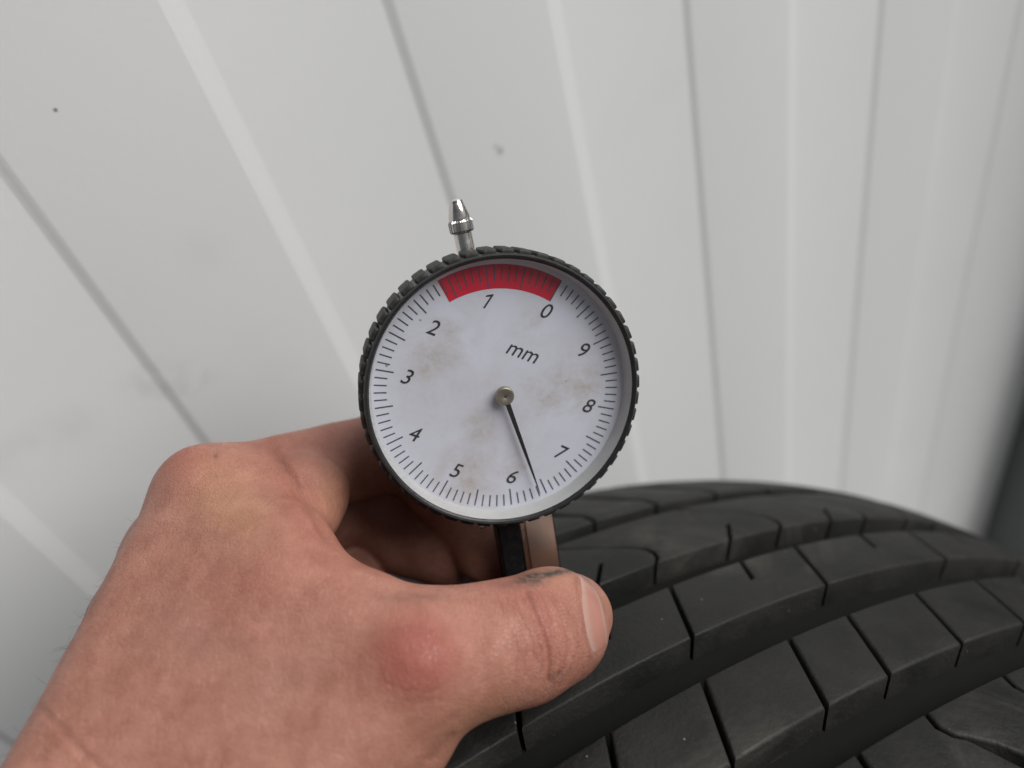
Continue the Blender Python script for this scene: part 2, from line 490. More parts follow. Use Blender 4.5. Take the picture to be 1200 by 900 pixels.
# writing
tdir = gl(600 + 40 * math.cos(math.radians(20)), 450 + 40 * math.sin(math.radians(20)), ZP) - gl(600, 450, ZP)
TA = math.atan2(tdir[1], tdir[0])
def text(s, size, px, py, name, extra=0.):
    cu = bpy.data.curves.new(name, 'FONT'); cu.body = s; cu.size = size; cu.align_x = 'CENTER'; cu.align_y = 'CENTER'; cu.shear = .22
    cu.resolution_u = 6
    tmp = bpy.data.objects.new('tmp', cu); COL.objects.link(tmp)
    dg = bpy.context.evaluated_depsgraph_get(); dg.update()
    me = bpy.data.meshes.new_from_object(tmp.evaluated_get(dg)); me.name = name
    bpy.data.objects.remove(tmp); bpy.data.curves.remove(cu)
    me.materials.clear()
    vs = np.array([q.co[:] for q in me.vertices]); ctr = (vs.min(0) + vs.max(0)) / 2
    for q in me.vertices: q.co = (q.co.x - ctr[0], q.co.y - ctr[1], 0)
    o = link(name, me, ink, plate)
    o.location = gl(px, py, ZP + .00008); o.rotation_euler = (0, 0, TA + extra)
    return o
def numeral_one(px, py):                     # the font's own 1 has no flag
    h = .0033; w = .00036; sh = .22
    pts = [(-w / 2, -h / 2), (w / 2, -h / 2), (w / 2, h / 2), (-w * .2, h / 2), (-.00105, h * .30), (-.00105, h * .19), (-w / 2, h * .32)]
    me = mesh_from('numeral', [(x + y * sh + .0002, y, 0) for x, y in pts], [tuple(range(7))])
    o = link('numeral', me, ink, plate); o.location = gl(px, py, ZP + .00008); o.rotation_euler = (0, 0, TA)
numeral_one(571.5, 352.5)
for s, px, py, ex in (('0', 641, 364.5, 0), ('2', 508, 383.5, 0), ('3', 477.5, 441.5, 0), ('4', 486.5, 508.5, 0), ('5', 535, 551.5, 0), ('6', 600.5, 558.5, 0), ('7', 658.5, 530.5, -.08), ('8', 690.5, 475.5, 0), ('9', 685, 410.5, 0)):
    text(s, .0046, px, py, 'numeral', ex)
text('mm', .0047, 612.5, 414.5, 'unit_mark')
# needle and hub
zt = ZP + .0016
a_ = gl(592, 465, zt); b_ = gl(633, 578.5, zt)
d_ = (b_ - a_); L = np.linalg.norm(d_); d_ /= L; n_ = np.array([-d_[1], d_[0], 0])
bm = bmesh.new()
pts = [a_ + n_ * .00056, a_ + d_ * L * .55 + n_ * .00036, b_ - d_ * L * .18 + n_ * .00020, b_ + n_ * .00006, b_ - n_ * .00006, b_ - d_ * L * .18 - n_ * .00020, a_ + d_ * L * .55 - n_ * .00036, a_ - n_ * .00056]
lo = [bm.verts.new(tuple(q - np.array([0, 0, .00012]))) for q in pts]; hi = [bm.verts.new(tuple(q + np.array([0, 0, .00010]))) for q in pts]
bm.faces.new(hi); bm.faces.new(lo[::-1])
for i in range(8): bm.faces.new((lo[i], lo[(i + 1) % 8], hi[(i + 1) % 8], hi[i]))
needle = link('needle', bm_mesh('needle', bm), simple('needle_black', (.012, .012, .013), .35).m, gauge)
nb = N('brass_hub'); nb.set(Base_Color=nb.mix(nb.noise(800, 3), (.30, .26, .20), (.44, .39, .31)), Metallic=1.0, Roughness=.42); hubmat = nb.m
zh = ZP + .0026
hc = gl(592.3, 465, zh)
prof = [(.00001, 0), (.00030, 0), (.00034, .00002), (.00170, .00002), (.00192, -.0002), (.00196, -.0006), (.00196, -.0013), (.0011, -.0014), (.0011, ZP - zh)]
v, f = lathe(prof, 48)
hub = link('needle_hub', mesh_from('needle_hub', v, f, True), hubmat, needle); hub.location = hc; hub.data.set_sharp_from_angle(angle=math.radians(35))
v, f = lathe([(.00001, .00004), (.00027, .00004)], 20)
o = link('pivot_pin', mesh_from('pivot_pin', v, f), ink, hub)
# glass
nb = N('watch_glass')
fr = nb.n('Fresnel', i_IOR=1.45)
tr = nb.n('BsdfTransparent'); tr.inputs[0].default_value = (.96, .965, .97, 1)
gg = nb.n('BsdfGlossy', i_Roughness=.06)
mx = nb.n('MixShader'); nb.l(fr.outputs[0], mx.inputs[0]); nb.l(tr.outputs[0], mx.inputs[1]); nb.l(gg.outputs[0], mx.inputs[2]); 
dd = nb.n('BsdfDiffuse'); dd.inputs[0].default_value = (.75, .74, .72, 1)
mp = nb.n('Mapping'); nb.l(nb.obj(), mp.inputs[0]); mp.inputs['Scale'].default_value = (90, 420, 90); mp.inputs['Rotation'].default_value = (0, 0, .7)
film = nb.ramp(nb.noise(110, 6, nb.obj(), .7), [(.45, (.002, .002, .002)), (.8, (.014, .014, .014))])
scrt = nb.ramp(nb.noise(6, 3, mp.outputs[0], .7), [(.66, (0, 0, 0)), (.74, (.05, .05, .05))])
mx2 = nb.n('MixShader'); nb.l(nb.math('ADD', film, scrt), mx2.inputs[0]); nb.l(mx.outputs[0], mx2.inputs[1]); nb.l(dd.outputs[0], mx2.inputs[2])
nb.l(mx2.outputs[0], nb.out.inputs[0])
prof = [(.00001, -.0004), (.0250, -.0005), (.0275, -.0006)]
v, f = lathe(prof, 128)
link('glass', mesh_from('glass', v, f, True), nb.m, gauge)
# case behind
prof = [(.0278, -.0108), (.0278, -.0205), (.0266, -.0220), (.00001, -.0220)]
v, f = lathe(prof, 96)
link('case', mesh_from('case', v, f, True), black, gauge).data.set_sharp_from_angle(angle=math.radians(40))
# plunger knob on top
zk_ = -.0120
pa, pb, pc, pd, pe = [gl(*q, zk_) for q in ((547.5, 299), (541.2, 272.5), (538.2, 258.0), (536.7, 251), (533.6, 233.5))]
ax_d = Vector(pe - pa).normalized()
def along(name, stations_, mat, parent, n=40, sm=True):
    """turned part along the plunger axis: [(distance from pa, radius)]"""
    v, f = lathe([(r, z) for z, r in stations_], n)
    q = Vector((0, 0, 1)).rotation_difference(ax_d).to_matrix()
    v = [tuple(q @ Vector(p) + Vector(pa)) for p in v]
    me = mesh_from(name, v, f, sm); me.set_sharp_from_angle(angle=math.radians(35))
    return link(name, me, mat, parent)
dl = lambda q: float(np.linalg.norm(q - pa))
knob = along('plunger_rod', [(-.004, .00195), (dl(pb) - .0002, .00195)], nickel, gauge)
along('knob_cone', [(dl(pc), .0022), (dl(pc) + .0006, .00232), (dl(pe) - .0010, .00155), (dl(pe) - .0003, .00140), (dl(pe), .0010), (dl(pe), .00001)], nickel, knob)
# knurled collar with ribs
v, f = [], []
nr = 22; prof2 = [(dl(pb), .0), (dl(pb), .9), (dl(pb) + .0004, 1.0), (dl(pc) - .0004, 1.0), (dl(pc), .9), (dl(pc), .0)]
q = Vector((0, 0, 1)).rotation_difference(ax_d).to_matrix(); NN = nr * 4
for i in range(NN):
    a = 2 * math.pi * i / NN; rr = .0026 if i % 4 in (0, 1) else .0023
    for z, kf in prof2:
        r = max(rr * kf, .0005) if kf else .0008
        v.append(tuple(q @ Vector((r * math.cos(a), r * math.sin(a), z)) + Vector(pa)))
m = len(prof2)
for i in range(NN):
    k2 = (i + 1) % NN
    for j in range(m - 1): f.append((i * m + j, k2 * m + j, k2 * m + j + 1, i * m + j + 1))
link('knurled_collar', mesh_from('knurled_collar', v, f), nickel, knob)
# foot: black housing with a steel face plate, guide and probe
def prism(name, pts, z0, z1, mat, parent, bev=.0004):
    bm = bmesh.new()
    lo = [bm.verts.new((p[0], p[1], z0)) for p in pts]; hi = [bm.verts.new((p[0], p[1], z1)) for p in pts]
    bm.faces.new(hi); bm.faces.new(lo[::-1]); n = len(pts)
    for i in range(n): bm.faces.new((lo[i], lo[(i + 1) % n], hi[(i + 1) % n], hi[i]))
    bmesh.ops.recalc_face_normals(bm, faces=bm.faces)
    bmesh.ops.bevel(bm, geom=bm.edges[:], offset=bev, segments=2, affect='EDGES')
    return link(name, bm_mesh(name, bm, True, 40), mat, parent)
zf = -.0065
TLp, TRp, BRp, BLp = [gl(*q, zf)[:2] for q in ((606, 585), (643, 572), (658, 668), (621, 683))]
dn = (BLp - TLp) / np.linalg.norm(BLp - TLp)
ext = .014
prism('foot_plate', [TLp, TRp, BRp + dn * ext * .55, BLp + dn * ext * .55], zf - .0045, zf, steel, gauge, .0011)
hx = np.array([TRp - TLp])[0]; hx /= np.linalg.norm(hx)
prism('foot_housing', [TLp - hx * .0056, TLp - hx * .0004, BLp - hx * .0004 + dn * ext * .5, BLp - hx * .0052 + dn * ext * .5], zf - .0085, zf - .0004, black, gauge)
prism('foot_housing', [TLp + hx * .0002, TRp + hx * .001, BRp + hx * .001 + dn * ext * .4, BLp + dn * ext * .4], zf - .0085, zf - .0047, black, gauge)
mid = (BLp + BRp) / 2
v, f = lathe([(.0011, 0), (.0011, .012), (.0006, .0135), (.00001, .0135)], 20)
v = [(x + mid[0], mid[1] - .004 - z, y + zf - .0035) for x, y, z in v]
link('probe', mesh_from('probe', v, f, True), nickel, gauge)
# small screw under the rim
sc_p = gl(566, 618.5, -.010)
v, f = lathe([(.00001, .0002), (.0007, .0001), (.0008, -.0002), (.0008, -.0006)], 20)
q = Vector((0, 0, 1)).rotation_difference(Vector((.0, -.8, .6))).to_matrix()
link('clamp_screw', mesh_from('clamp_screw', [tuple(q @ Vector(p) + Vector(sc_p)) for p in v], f, True), nickel, gauge)

# ------------------------------------------------------------------ hand
HG = .0010
lo_c = np.array([-.200, -.300, -.245]); hi_c = np.array([.035, .010, .065])
dims = np.ceil((hi_c - lo_c) / HG).astype(int)
AX = [lo_c[i] + HG * np.arange(dims[i]) for i in range(3)]
V = None
def K(px, py, d, rpx): return (P(px, py, d), rpx * d / F)
def sub(pmin, pmax):
    sl = []
    for i in range(3):
        a = max(0, int((pmin[i] - lo_c[i]) / HG)); b = min(dims[i], int((pmax[i] - lo_c[i]) / HG) + 2)
        sl.append(slice(a, max(a, b)))
    X = [AX[i][sl[i]].astype(np.float32) for i in range(3)]
    return tuple(sl), X[0][:, None, None], X[1][None, :, None], X[2][None, None, :]
def smin(a, b, k):
    h = np.maximum(k - np.abs(a - b), 0) / k
    return np.minimum(a, b) - h * h * k * .25
def seg_d(X, Y, Z, A, B):
    d = B - A; l2 = float(d @ d) + 1e-12
    t = np.clip(((X - A[0]) * d[0] + (Y - A[1]) * d[1] + (Z - A[2]) * d[2]) / l2, 0, 1)
    dist = np.sqrt((X - A[0] - t * d[0]) ** 2 + (Y - A[1] - t * d[1]) ** 2 + (Z - A[2] - t * d[2]) ** 2)
    return dist, t
def bone(a, b, k=.004):
    A, ra = a; B, rb = b; m = max(ra, rb) + .014
    sl, X, Y, Z = sub(np.minimum(A, B) - m, np.maximum(A, B) + m)
    d, t = seg_d(X, Y, Z, A, B)
    d = d - (ra + (rb - ra) * t)
    V[sl] = smin(V[sl], d.astype(np.float32), k)
def tri(a, b, c, k=.006):
    (A, ra), (B, rb), (C, rc) = a, b, c; m = max(ra, rb, rc) + .014
    sl, X, Y, Z = sub(np.minimum(np.minimum(A, B), C) - m, np.maximum(np.maximum(A, B), C) + m)
    best = None
    for (p, rp), (q, rq) in ((a, b), (b, c), (c, a)):
        d, t = seg_d(X, Y, Z, p, q); d = d - (rp + (rq - rp) * t)
        best = d if best is None else np.minimum(best, d)
    u, v_ = B - A, C - A; n = np.cross(u, v_); nn = float(n @ n)
    wx, wy, wz = X - A[0], Y - A[1], Z - A[2]
    def crossdot(p):                         # (w x p) . n
        return (wy * p[2] - wz * p[1]) * n[0] + (wz * p[0] - wx * p[2]) * n[1] + (wx * p[1] - wy * p[0]) * n[2]
    gam = -(-crossdot(u)) / -nn; bet = crossdot(v_) / nn; gam = -crossdot(u) / nn
    alp = 1 - bet - gam
    ins = (alp >= 0) & (bet >= 0) & (gam >= 0)
    dp = np.abs(wx * n[0] + wy * n[1] + wz * n[2]) / math.sqrt(nn) - (alp * ra + bet * rb + gam * rc)
    best = np.where(ins, np.minimum(dp, best), best)
    V[sl] = smin(V[sl], best.astype(np.float32), k)

W1 = K(285, 985, .128, 95); W2 = K(98, 925, .134, 88)
E1 = K(190, 1260, .110, 120); E2 = K(-60, 1200, .114, 115)
AD = np.array([-.25, -.72, .64]); AD /= np.linalg.norm(AD)
F1 = (E1[0] + AD * .17 + np.array([.006, 0, 0]), .024); F2 = (E2[0] + AD * .17, .023)     # forearm, out of the frame
TM = K(490, 776, .138, 76); TI = K(612, 750, .1500, 67); TJ = K(645, 734, .156, 67); TT = K(668, 722, .164, 50)
IM = K(243, 584, .168, 55); II = K(474, 523, .198, 46); ID = K(550, 606, .199, 42); IT = K(574, 648, .192, 40)
MM = K(205, 650, .176, 55); MI = K(428, 588, .206, 46); MD = K(476, 634, .204, 40); MT = K(522, 652, .199, 37)
RM = K(160, 730, .168, 55); RI = K(380, 638, .207, 44); RD = K(412, 674, .203, 39); RT = K(410, 704, .196, 36)
LM = K(130, 810, .160, 50); LI = K(262, 740, .190, 40); LD = K(310, 775, .186, 35); LT = K(325, 800, .180, 33)
def fresh(): return np.full(dims, .022, np.float32)
def box_blur(A, w, axis):
    n = A.shape[axis]
    pad = [(0, 0)] * 3; pad[axis] = (w + 1, w)
    c = np.cumsum(np.pad(A, pad, mode='edge'), axis=axis, dtype=np.float64)
    hi = [slice(None)] * 3; lo = [slice(None)] * 3
    hi[axis] = slice(2 * w + 1, 2 * w + 1 + n); lo[axis] = slice(0, n)
    return ((c[tuple(hi)] - c[tuple(lo)]) / (2 * w + 1)).astype(np.float32)
def soften(A, w, times=2):
    full = A.copy(); m = A < .0215; sl = []
    for ax in range(3):
        q = np.flatnonzero(m.any(axis=tuple(i for i in range(3) if i != ax)))
        sl.append(slice(max(0, q[0] - 8), q[-1] + 9))
    sl = tuple(sl); A = A[sl]
    for t in range(times):
        for ax in range(3): A = box_blur(A, w, ax)
    full[sl] = A
    return full
# the palm, thumb ball and wrist: a plain union, then softened as one field
V = fresh(); KU = .0015
bone(W1, E1, KU); bone(W2, E2, KU); tri(W1, W2, E1, KU); tri(W2, E1, E2, KU); tri(E1, E2, F1, KU); tri(E2, F1, F2, KU)
bone(IM, W2, KU); bone(TM, W1, KU)
bone(TM, TI, KU)
MID = K(330, 690, .146, 64); WEB = K(340, 638, .154, 50); WEB2 = K(402, 752, .142, 56)
for q in ((IM, W2, MID), (W2, W1, MID), (W1, TM, MID), (IM, MID, WEB), (MID, TM, WEB2), (MID, WEB, WEB2)): tri(*q, KU)
THN = K(472, 850, .139, 68); THN2 = K(405, 925, .136, 84)
bone(TM, THN, KU); bone(THN, THN2, KU); tri(TM, THN2, W1, KU)
for q in ((MM, LM, W2), (IM, MM, W2), (W1, W2, LM)): tri(*q, KU)
PALM = soften(V, 3, 2)
# thumb end
V = fresh()
for a, b in ((TM, TI), (TI, TJ), (TJ, TT)): bone(a, b, .002)
THUMB = soften(V, 1, 2)
V = fresh()
BU = K(360, 580, .170, 44); BU2 = K(364, 606, .165, 34)
bone(BU, BU2, .003); bone(IM, BU, .004)
PALM = smin(PALM, soften(V, 1, 1), .005)
# fingers, each softened alone so that they stay apart
def finger(ch):
    global V
    V = fresh()
    for a, b in zip(ch[:-1], ch[1:]): bone(a, b, .002)
    return soften(V, 1, 2)
FIN = None
for ch in ((IM, II, ID, IT), (MM, MI, MD, MT), (RM, RI, RD, RT), (LM, LI, LD, LT)):
    q = finger(ch); FIN = q if FIN is None else smin(FIN, q, .0012)
V = smin(smin(PALM, THUMB, .004), FIN, .004)

def surface_nets(V):
    ins = V < 0
    nx_, ny_, nz_ = V.shape
    c = np.zeros((nx_ - 1, ny_ - 1, nz_ - 1), np.int8)
    for i in (0, 1):
        for j in (0, 1):
            for k in (0, 1): c += ins[i:nx_ - 1 + i, j:ny_ - 1 + j, k:nz_ - 1 + k]
    act = (c > 0) & (c < 8)
    I = np.argwhere(act); idx = -np.ones(act.shape, np.int64); idx[act] = np.arange(len(I))
    acc = np.zeros((len(I), 3)); cnt = np.zeros(len(I))
    corners = [(i, j, k) for i in (0, 1) for j in (0, 1) for k in (0, 1)]
    val = {q: V[I[:, 0] + q[0], I[:, 1] + q[1], I[:, 2] + q[2]].astype(float) for q in corners}
    for a in corners:
        for d in range(3):
            if a[d]: continue
            b = list(a); b[d] = 1; b = tuple(b)
            va, vb = val[a], val[b]; cr = (va < 0) != (vb < 0)
            t = np.where(cr, va / np.where(cr, va - vb, 1), 0)
            p = np.array(a, float)[None] + t[:, None] * (np.array(b) - np.array(a))[None]
            acc += np.where(cr[:, None], p, 0); cnt += cr
    verts = I + acc / cnt[:, None]
    faces = []
    for d in range(3):
        e, f_ = (d + 1) % 3, (d + 2) % 3
        s0 = [slice(None)] * 3; s1 = [slice(None)] * 3
        s0[d] = slice(0, -1); s1[d] = slice(1, None)
        A = ins[tuple(s0)]; B = ins[tuple(s1)]
        Q = np.argwhere(A != B)
        ok = (Q[:, e] > 0) & (Q[:, f_] > 0) & (Q[:, e] < V.shape[e] - 1) & (Q[:, f_] < V.shape[f_] - 1)
        Q = Q[ok]; fl = A[Q[:, 0], Q[:, 1], Q[:, 2]]
        def cell(de, df):
            R = Q.copy(); R[:, e] -= de; R[:, f_] -= df; return idx[R[:, 0], R[:, 1], R[:, 2]]
        q = np.stack([cell(1, 1), cell(0, 1), cell(0, 0), cell(1, 0)], 1)
        q[~fl] = q[~fl][:, ::-1]
        faces.append(q)
    return verts, np.concatenate(faces)

hv, hf = surface_nets(V)
hv = lo_c + hv * HG
# relax the grid steps
def relax(hv, hf, n, lam=.5):
    e = np.concatenate([hf[:, [0, 1]], hf[:, [1, 2]], hf[:, [2, 3]], hf[:, [3, 0]]])
    for it in range(n):
        for s in (lam, -.53 * lam / .5):
            acc = np.zeros_like(hv); cn = np.zeros(len(hv))
            for a, b in ((0, 1), (1, 0)):
                for q in range(3): acc[:, q] += np.bincount(e[:, a], hv[e[:, b], q], len(hv))
                cn += np.bincount(e[:, a], minlength=len(hv))
            hv = hv + s * (acc / cn[:, None] - hv)
    return hv
hv = relax(hv, hf, 6)
me = mesh_from('hand_low', hv, hf, True)
tmp = bpy.data.objects.new('tmp', me); COL.objects.link(tmp)
sm = tmp.modifiers.new('s', 'SUBSURF'); sm.levels = 1; sm.render_levels = 1
dg = bpy.context.evaluated_depsgraph_get(); dg.update()
hm = bpy.data.meshes.new_from_object(tmp.evaluated_get(dg)); hm.name = 'hand'
bpy.data.objects.remove(tmp)
nvh = len(hm.vertices)
co = np.empty(nvh * 3); hm.vertices.foreach_get('co', co); co = co.reshape(-1, 3)
no = np.empty(nvh * 3); hm.vertices.foreach_get('normal', no); no = no.reshape(-1, 3)
dep = -co[:, 2]; px = 600 + F * co[:, 0] / dep; py = 450 - F * co[:, 1] / dep
view = -co / np.linalg.norm(co, axis=1)[:, None]
front = np.clip((no * view).sum(1) * 3, 0, 1) * (dep < .185)
def near_line(pts):
    """distance in pixels of each vertex to a crease line, and position along it"""
    best = np.full(nvh, 1e9); side = np.zeros(nvh)
    for (x0, y0), (x1, y1) in zip(pts[:-1], pts[1:]):
        dx, dy = x1 - x0, y1 - y0; t = np.clip(((px - x0) * dx + (py - y0) * dy) / (dx * dx + dy * dy), 0, 1)
        d = np.hypot(px - x0 - t * dx, py - y0 - t * dy)
        m = d < best; best[m] = d[m]; side[m] = np.sign((px - x0) * dy - (py - y0) * dx)[m]
    return best, side
disp = np.zeros(nvh); dark = np.zeros(nvh)
def crease(pts, depth, w, ridge=.5, tint=.5):
    global disp, dark
    d, s = near_line(pts)
    g = np.exp(-(d / w) ** 2) * front
    disp -= depth * g
    disp += depth * ridge * np.exp(-((d - 2.2 * w) / (1.4 * w)) ** 2) * front
    dark = np.maximum(dark, g * tint)
def wob(pts, amp=1.2):                      # natural wander of a crease line
    out = []
    for (x0, y0), (x1, y1) in zip(pts[:-1], pts[1:]):
        for t in (0, .33, .66): out.append((x0 + (x1 - x0) * t + rng.normal(0, amp), y0 + (y1 - y0) * t + rng.normal(0, amp * .5)))
    return out + [pts[-1]]
crease([(618, 695), (623, 705), (630, 722), (636, 736), (642, 752), (645, 765), (645, 782), (643, 797)], .00030, 2.4, .3, .95)
crease([(646, 698), (655, 712), (661, 727), (665, 745), (666, 760), (662, 778), (654, 792)], .00016, 2.2, .8, .35)
crease(wob([(602, 703), (614, 724), (624, 748), (630, 776)]), .00012, 2.2, .3, .40)
for dx, dp in ((-36, .00005), (-27, .00006), (-9, .00007), (7, .00006), (12, .00006), (27, .00006), (34, .00005), (38, .00004)):
    crease(wob([(622 + dx, 700), (632 + dx, 722), (640 + dx, 745), (644 + dx, 768), (642 + dx, 790)], 1.6), dp * 1.5, 1.9, .3, .28)
crease([(320, 524), (336, 552), (352, 580), (366, 600), (382, 628)], .00060, 6.0, .2, .35)
crease([(356, 562), (366, 572), (372, 590)], .00020, 4.0, .3, .2)
crease([(300, 560), (330, 600), (360, 640), (388, 668)], .00020, 9.0, .2, .08)
crease(wob([(458, 742), (478, 734), (502, 738), (520, 752)]), .00007, 2.5, .3, .35)
crease(wob([(456, 750), (476, 742), (500, 745)]), .00005, 2.2, .3, .2)
crease(wob([(452, 800), (478, 810), (505, 810), (525, 800)]), .00006, 2.5, .3, .25)
crease(wob([(455, 812), (480, 822), (512, 820)]), .00005, 2.5, .3, .15)
crease([(678, 664), (676, 680), (679, 702), (682, 724), (687, 747), (692, 768)], -.00028, 3.0, 0, 0)
crease([(675, 666), (675, 681), (678, 703), (681, 725), (686, 748), (692, 769)], .00004, 1.6, 0, .55)
crease(wob([(505, 890), (516, 876), (530, 862)]), .00015, 4, .3, .3)
for i in range(46):                          # short fine skin lines across the back of the hand
    x_, y_ = rng.uniform(90, 430), rng.uniform(560, 880); a_ = rng.normal(.55, .5); l_ = rng.uniform(14, 40)
    crease(wob([(x_ - l_ * math.cos(a_), y_ + l_ * math.sin(a_)), (x_, y_), (x_ + l_ * math.cos(a_), y_ - l_ * math.sin(a_))], 1.5), .00004, 2.0, .4, .10)
for i in range(7): crease(wob([(20 + i * 16, 800 + i * 16), (60 + i * 15, 845 + i * 14), (90 + i * 14, 880 + i * 15)]), .00006, 4, .3, .06)
def bumpat(x, y, r, h):
    global disp
    disp += h * np.exp(-(((px - x) ** 2 + (py - y) ** 2) / r ** 2)) * front
bumpat(487, 772, 42, .0006)
bumpat(225, 545, 30, .0006)
bumpat(300, 560, 40, -.0006)
bumpat(560, 735, 45, -.0005)
# soft lumps
def lump(sc, amp, seed):
    r = np.random.default_rng(seed); t = np.zeros(nvh)
    for i in range(10):
        k_ = r.normal(0, 1, 3); k_ *= 2 * math.pi / sc / np.linalg.norm(k_)
        t += np.sin(co @ k_ + r.uniform(0, 6.28))
    return t / 3.2 * amp
disp += lump(.020, .00010, 3) + lump(.009, .00005, 4)
co2 = co + no * disp[:, None]
hm.vertices.foreach_set('co', co2.ravel()); hm.update()
# colour of the skin: redness, creases, dirt -- as vertex masks
def gsp(x, y, rx, ry=None, rot=0., z=.185):
    ry = ry or rx; c_, s_ = math.cos(rot), math.sin(rot)
    u = (px - x) * c_ + (py - y) * s_; w_ = -(px - x) * s_ + (py - y) * c_
    return np.exp(-((u / rx) ** 2 + (w_ / ry) ** 2)) * (dep < z)
redm = .75 * np.exp(-(((px - 487) ** 2 + (py - 768) ** 2) / 46. ** 2) ** 2) * (dep < .185) + .35 * gsp(487, 768, 75) + .45 * gsp(205, 535, 35, 50) + .40 * gsp(350, 590, 30, 80, -.6) + .35 * gsp(640, 735, 30, 60) \
     + .25 * gsp(300, 680, 80, 50) + .30 * gsp(400, 500, 80, 40, 0, .25) + .35 * gsp(600, 690, 40, 20)
yel = .7 * gsp(270, 590, 60, 40, .6) + .5 * gsp(385, 580, 20, 30) + .6 * gsp(565, 850, 50, 30, -.6) + .5 * gsp(640, 675, 30, 12)
blue = .5 * gsp(235, 750, 60, 30, .4) + .45 * gsp(190, 590, 20, 40, .4) + .4 * gsp(330, 800, 30, 80, .9) + .5 * gsp(410, 520, 40, 20, 0, .25)
dirt = 1.2 * gsp(624, 678, 17, 8, -.1) + 1.1 * gsp(655, 671, 22, 4.0, -.17) + .6 * gsp(675, 668, 8, 2.5, .1) + .35 * gsp(600, 684, 22, 5, -.2) + .55 * gsp(655, 790, 14, 6, -.5) + .35 * gsp(700, 775, 6, 12, .5) + .3 * gsp(480, 700, 50, 6, 0) + .9 * gsp(253, 535, 2.6)
def attr(name, a):
    at = hm.attributes.new(name, 'FLOAT', 'POINT'); at.data.foreach_set('value', np.clip(a, 0, 1).astype(np.float32))
for nme, a in (('red', redm), ('yellow', yel), ('blue', blue), ('dirt', dirt), ('crease', dark)): attr(nme, a)
# along-thumb coordinate for the fine transverse lines
tA = P(490, 776, .138); tB = P(668, 722, .164); td = (tB - tA) / np.linalg.norm(tB - tA)
al = ((co - tA) @ td)
attr('along', al * 8 + .4)
attr('knuckle', np.clip(gsp(640, 740, 55, 80) + .6 * gsp(487, 770, 60) + .6 * gsp(350, 570, 70) + .4 * gsp(70, 860, 90), 0, 1))

nb = N('skin')
ov = nb.obj()
def A(n): return nb.n('Attribute', attribute_name=n).outputs['Fac']
mott = nb.noise(170, 8, ov, .72)
col = nb.mix(nb.ramp(mott, [(.35, (0, 0, 0)), (.65, (1, 1, 1))]), (.300, .126, .088), (.415, .197, .143))
col = nb.mix(nb.math('MULTIPLY', A('yellow'), .6), col, (.40, .225, .120))
col = nb.mix(nb.math('MULTIPLY', A('red'), .75), col, (.31, .080, .062))
col = nb.mix(nb.math('MULTIPLY', A('blue'), .5), col, (.29, .165, .140))
col = nb.mix(nb.math('MULTIPLY', A('crease'), .75), col, (.21, .070, .048))
dn_ = nb.ramp(nb.noise(700, 4, ov), [(.3, (.4, .4, .4)), (.6, (1, 1, 1))])
col = nb.mix(nb.math('MULTIPLY', A('dirt'), dn_), col, (.045, .035, .026))
pores = nb.noise(1600, 2, ov)
col = nb.mix(nb.ramp(pores, [(.28, (.25, .25, .25)), (.42, (0, 0, 0))]), col, (.25, .10, .07))
# fine relief
comb = nb.n('CombineXYZ')
wv = nb.n('TexVoronoi', i_Scale=1200, feature='DISTANCE_TO_EDGE'); nb.l(ov, wv.inputs['Vector'])
cell = nb.ramp(wv.outputs['Distance'], [(0, (0, 0, 0)), (.12, (1, 1, 1))])
nb.l(nb.math('MULTIPLY', A('along'), 130), comb.inputs[0])
sep = nb.n('SeparateXYZ'); nb.l(ov, sep.inputs[0])
nb.l(nb.math('MULTIPLY', sep.outputs[1], 130), comb.inputs[1]); nb.l(nb.math('MULTIPLY', sep.outputs[2], 130), comb.inputs[2])
lines = nb.noise(1.0, 4, comb.outputs[0], .6, .4)
hgt = nb.math('ADD', nb.math('MULTIPLY', cell, .35), nb.math('MULTIPLY', nb.math('MULTIPLY', lines, A('knuckle')), 2.2))
hgt = nb.math('ADD', hgt, nb.math('MULTIPLY', nb.noise(420, 3, ov), 1.0))
nb.bump(hgt, .66, .00031)
nb.set(Base_Color=col, Roughness=nb.ramp(nb.noise(300, 3, ov), [(.3, (.38, .38, .38)), (.7, (.54, .54, .54))]))
nb.b.inputs['Subsurface Weight'].default_value = .25
nb.b.inputs['Subsurface Radius'].default_value = (1.0, .35, .2)
nb.b.inputs['Subsurface Scale'].default_value = .0022
nb.b.inputs['Specular IOR Level'].default_value = .35
hm.shade_smooth(); hm.materials.clear()
hmat = Matrix.Identity(4)
hand = link('hand', hm, nb.m); hand.matrix_world = mw
tag(hand, 'bare left hand with a reddened knuckle gripping the gauge between thumb and fingers', 'hand')

# thumb nail: a curved plate on the back of the last joint
from mathutils.bvhtree import BVHTree
cov = [Vector(p) for p in co2]
bvh = BVHTree.FromPolygons(cov, [tuple(p.vertices) for p in hm.polygons])
def seen(qx, qy):
    d = Vector(ray(qx, qy)).normalized(); return np.array(bvh.ray_cast(Vector((0, 0, 0)), d)[0])
ta = TT[0] - TJ[0]; ta /= np.linalg.norm(ta)
cut = seen(685, 722)
m_ = seen(704, 717) - TJ[0]; d0 = m_ - ta * (m_ @ ta); d0 /= np.linalg.norm(d0); d1 = np.cross(ta, d0)
cq = [seen(*q) - TJ[0] for q in ((677, 673), (679, 698), (682, 722), (687, 746), (693, 767))]
cu_ = np.polyfit([math.atan2(q @ d1, q @ d0) for q in cq], [q @ ta for q in cq], 2)
phs = [math.atan2(q @ d1, q @ d0) for q in cq]; PH0, PH1 = phs[0], phs[-1]; PH0, PH1 = PH0 - .05 * (PH1 - PH0), PH1 + .04 * (PH1 - PH0)
NU, NV = 22, 26; LN = .0084
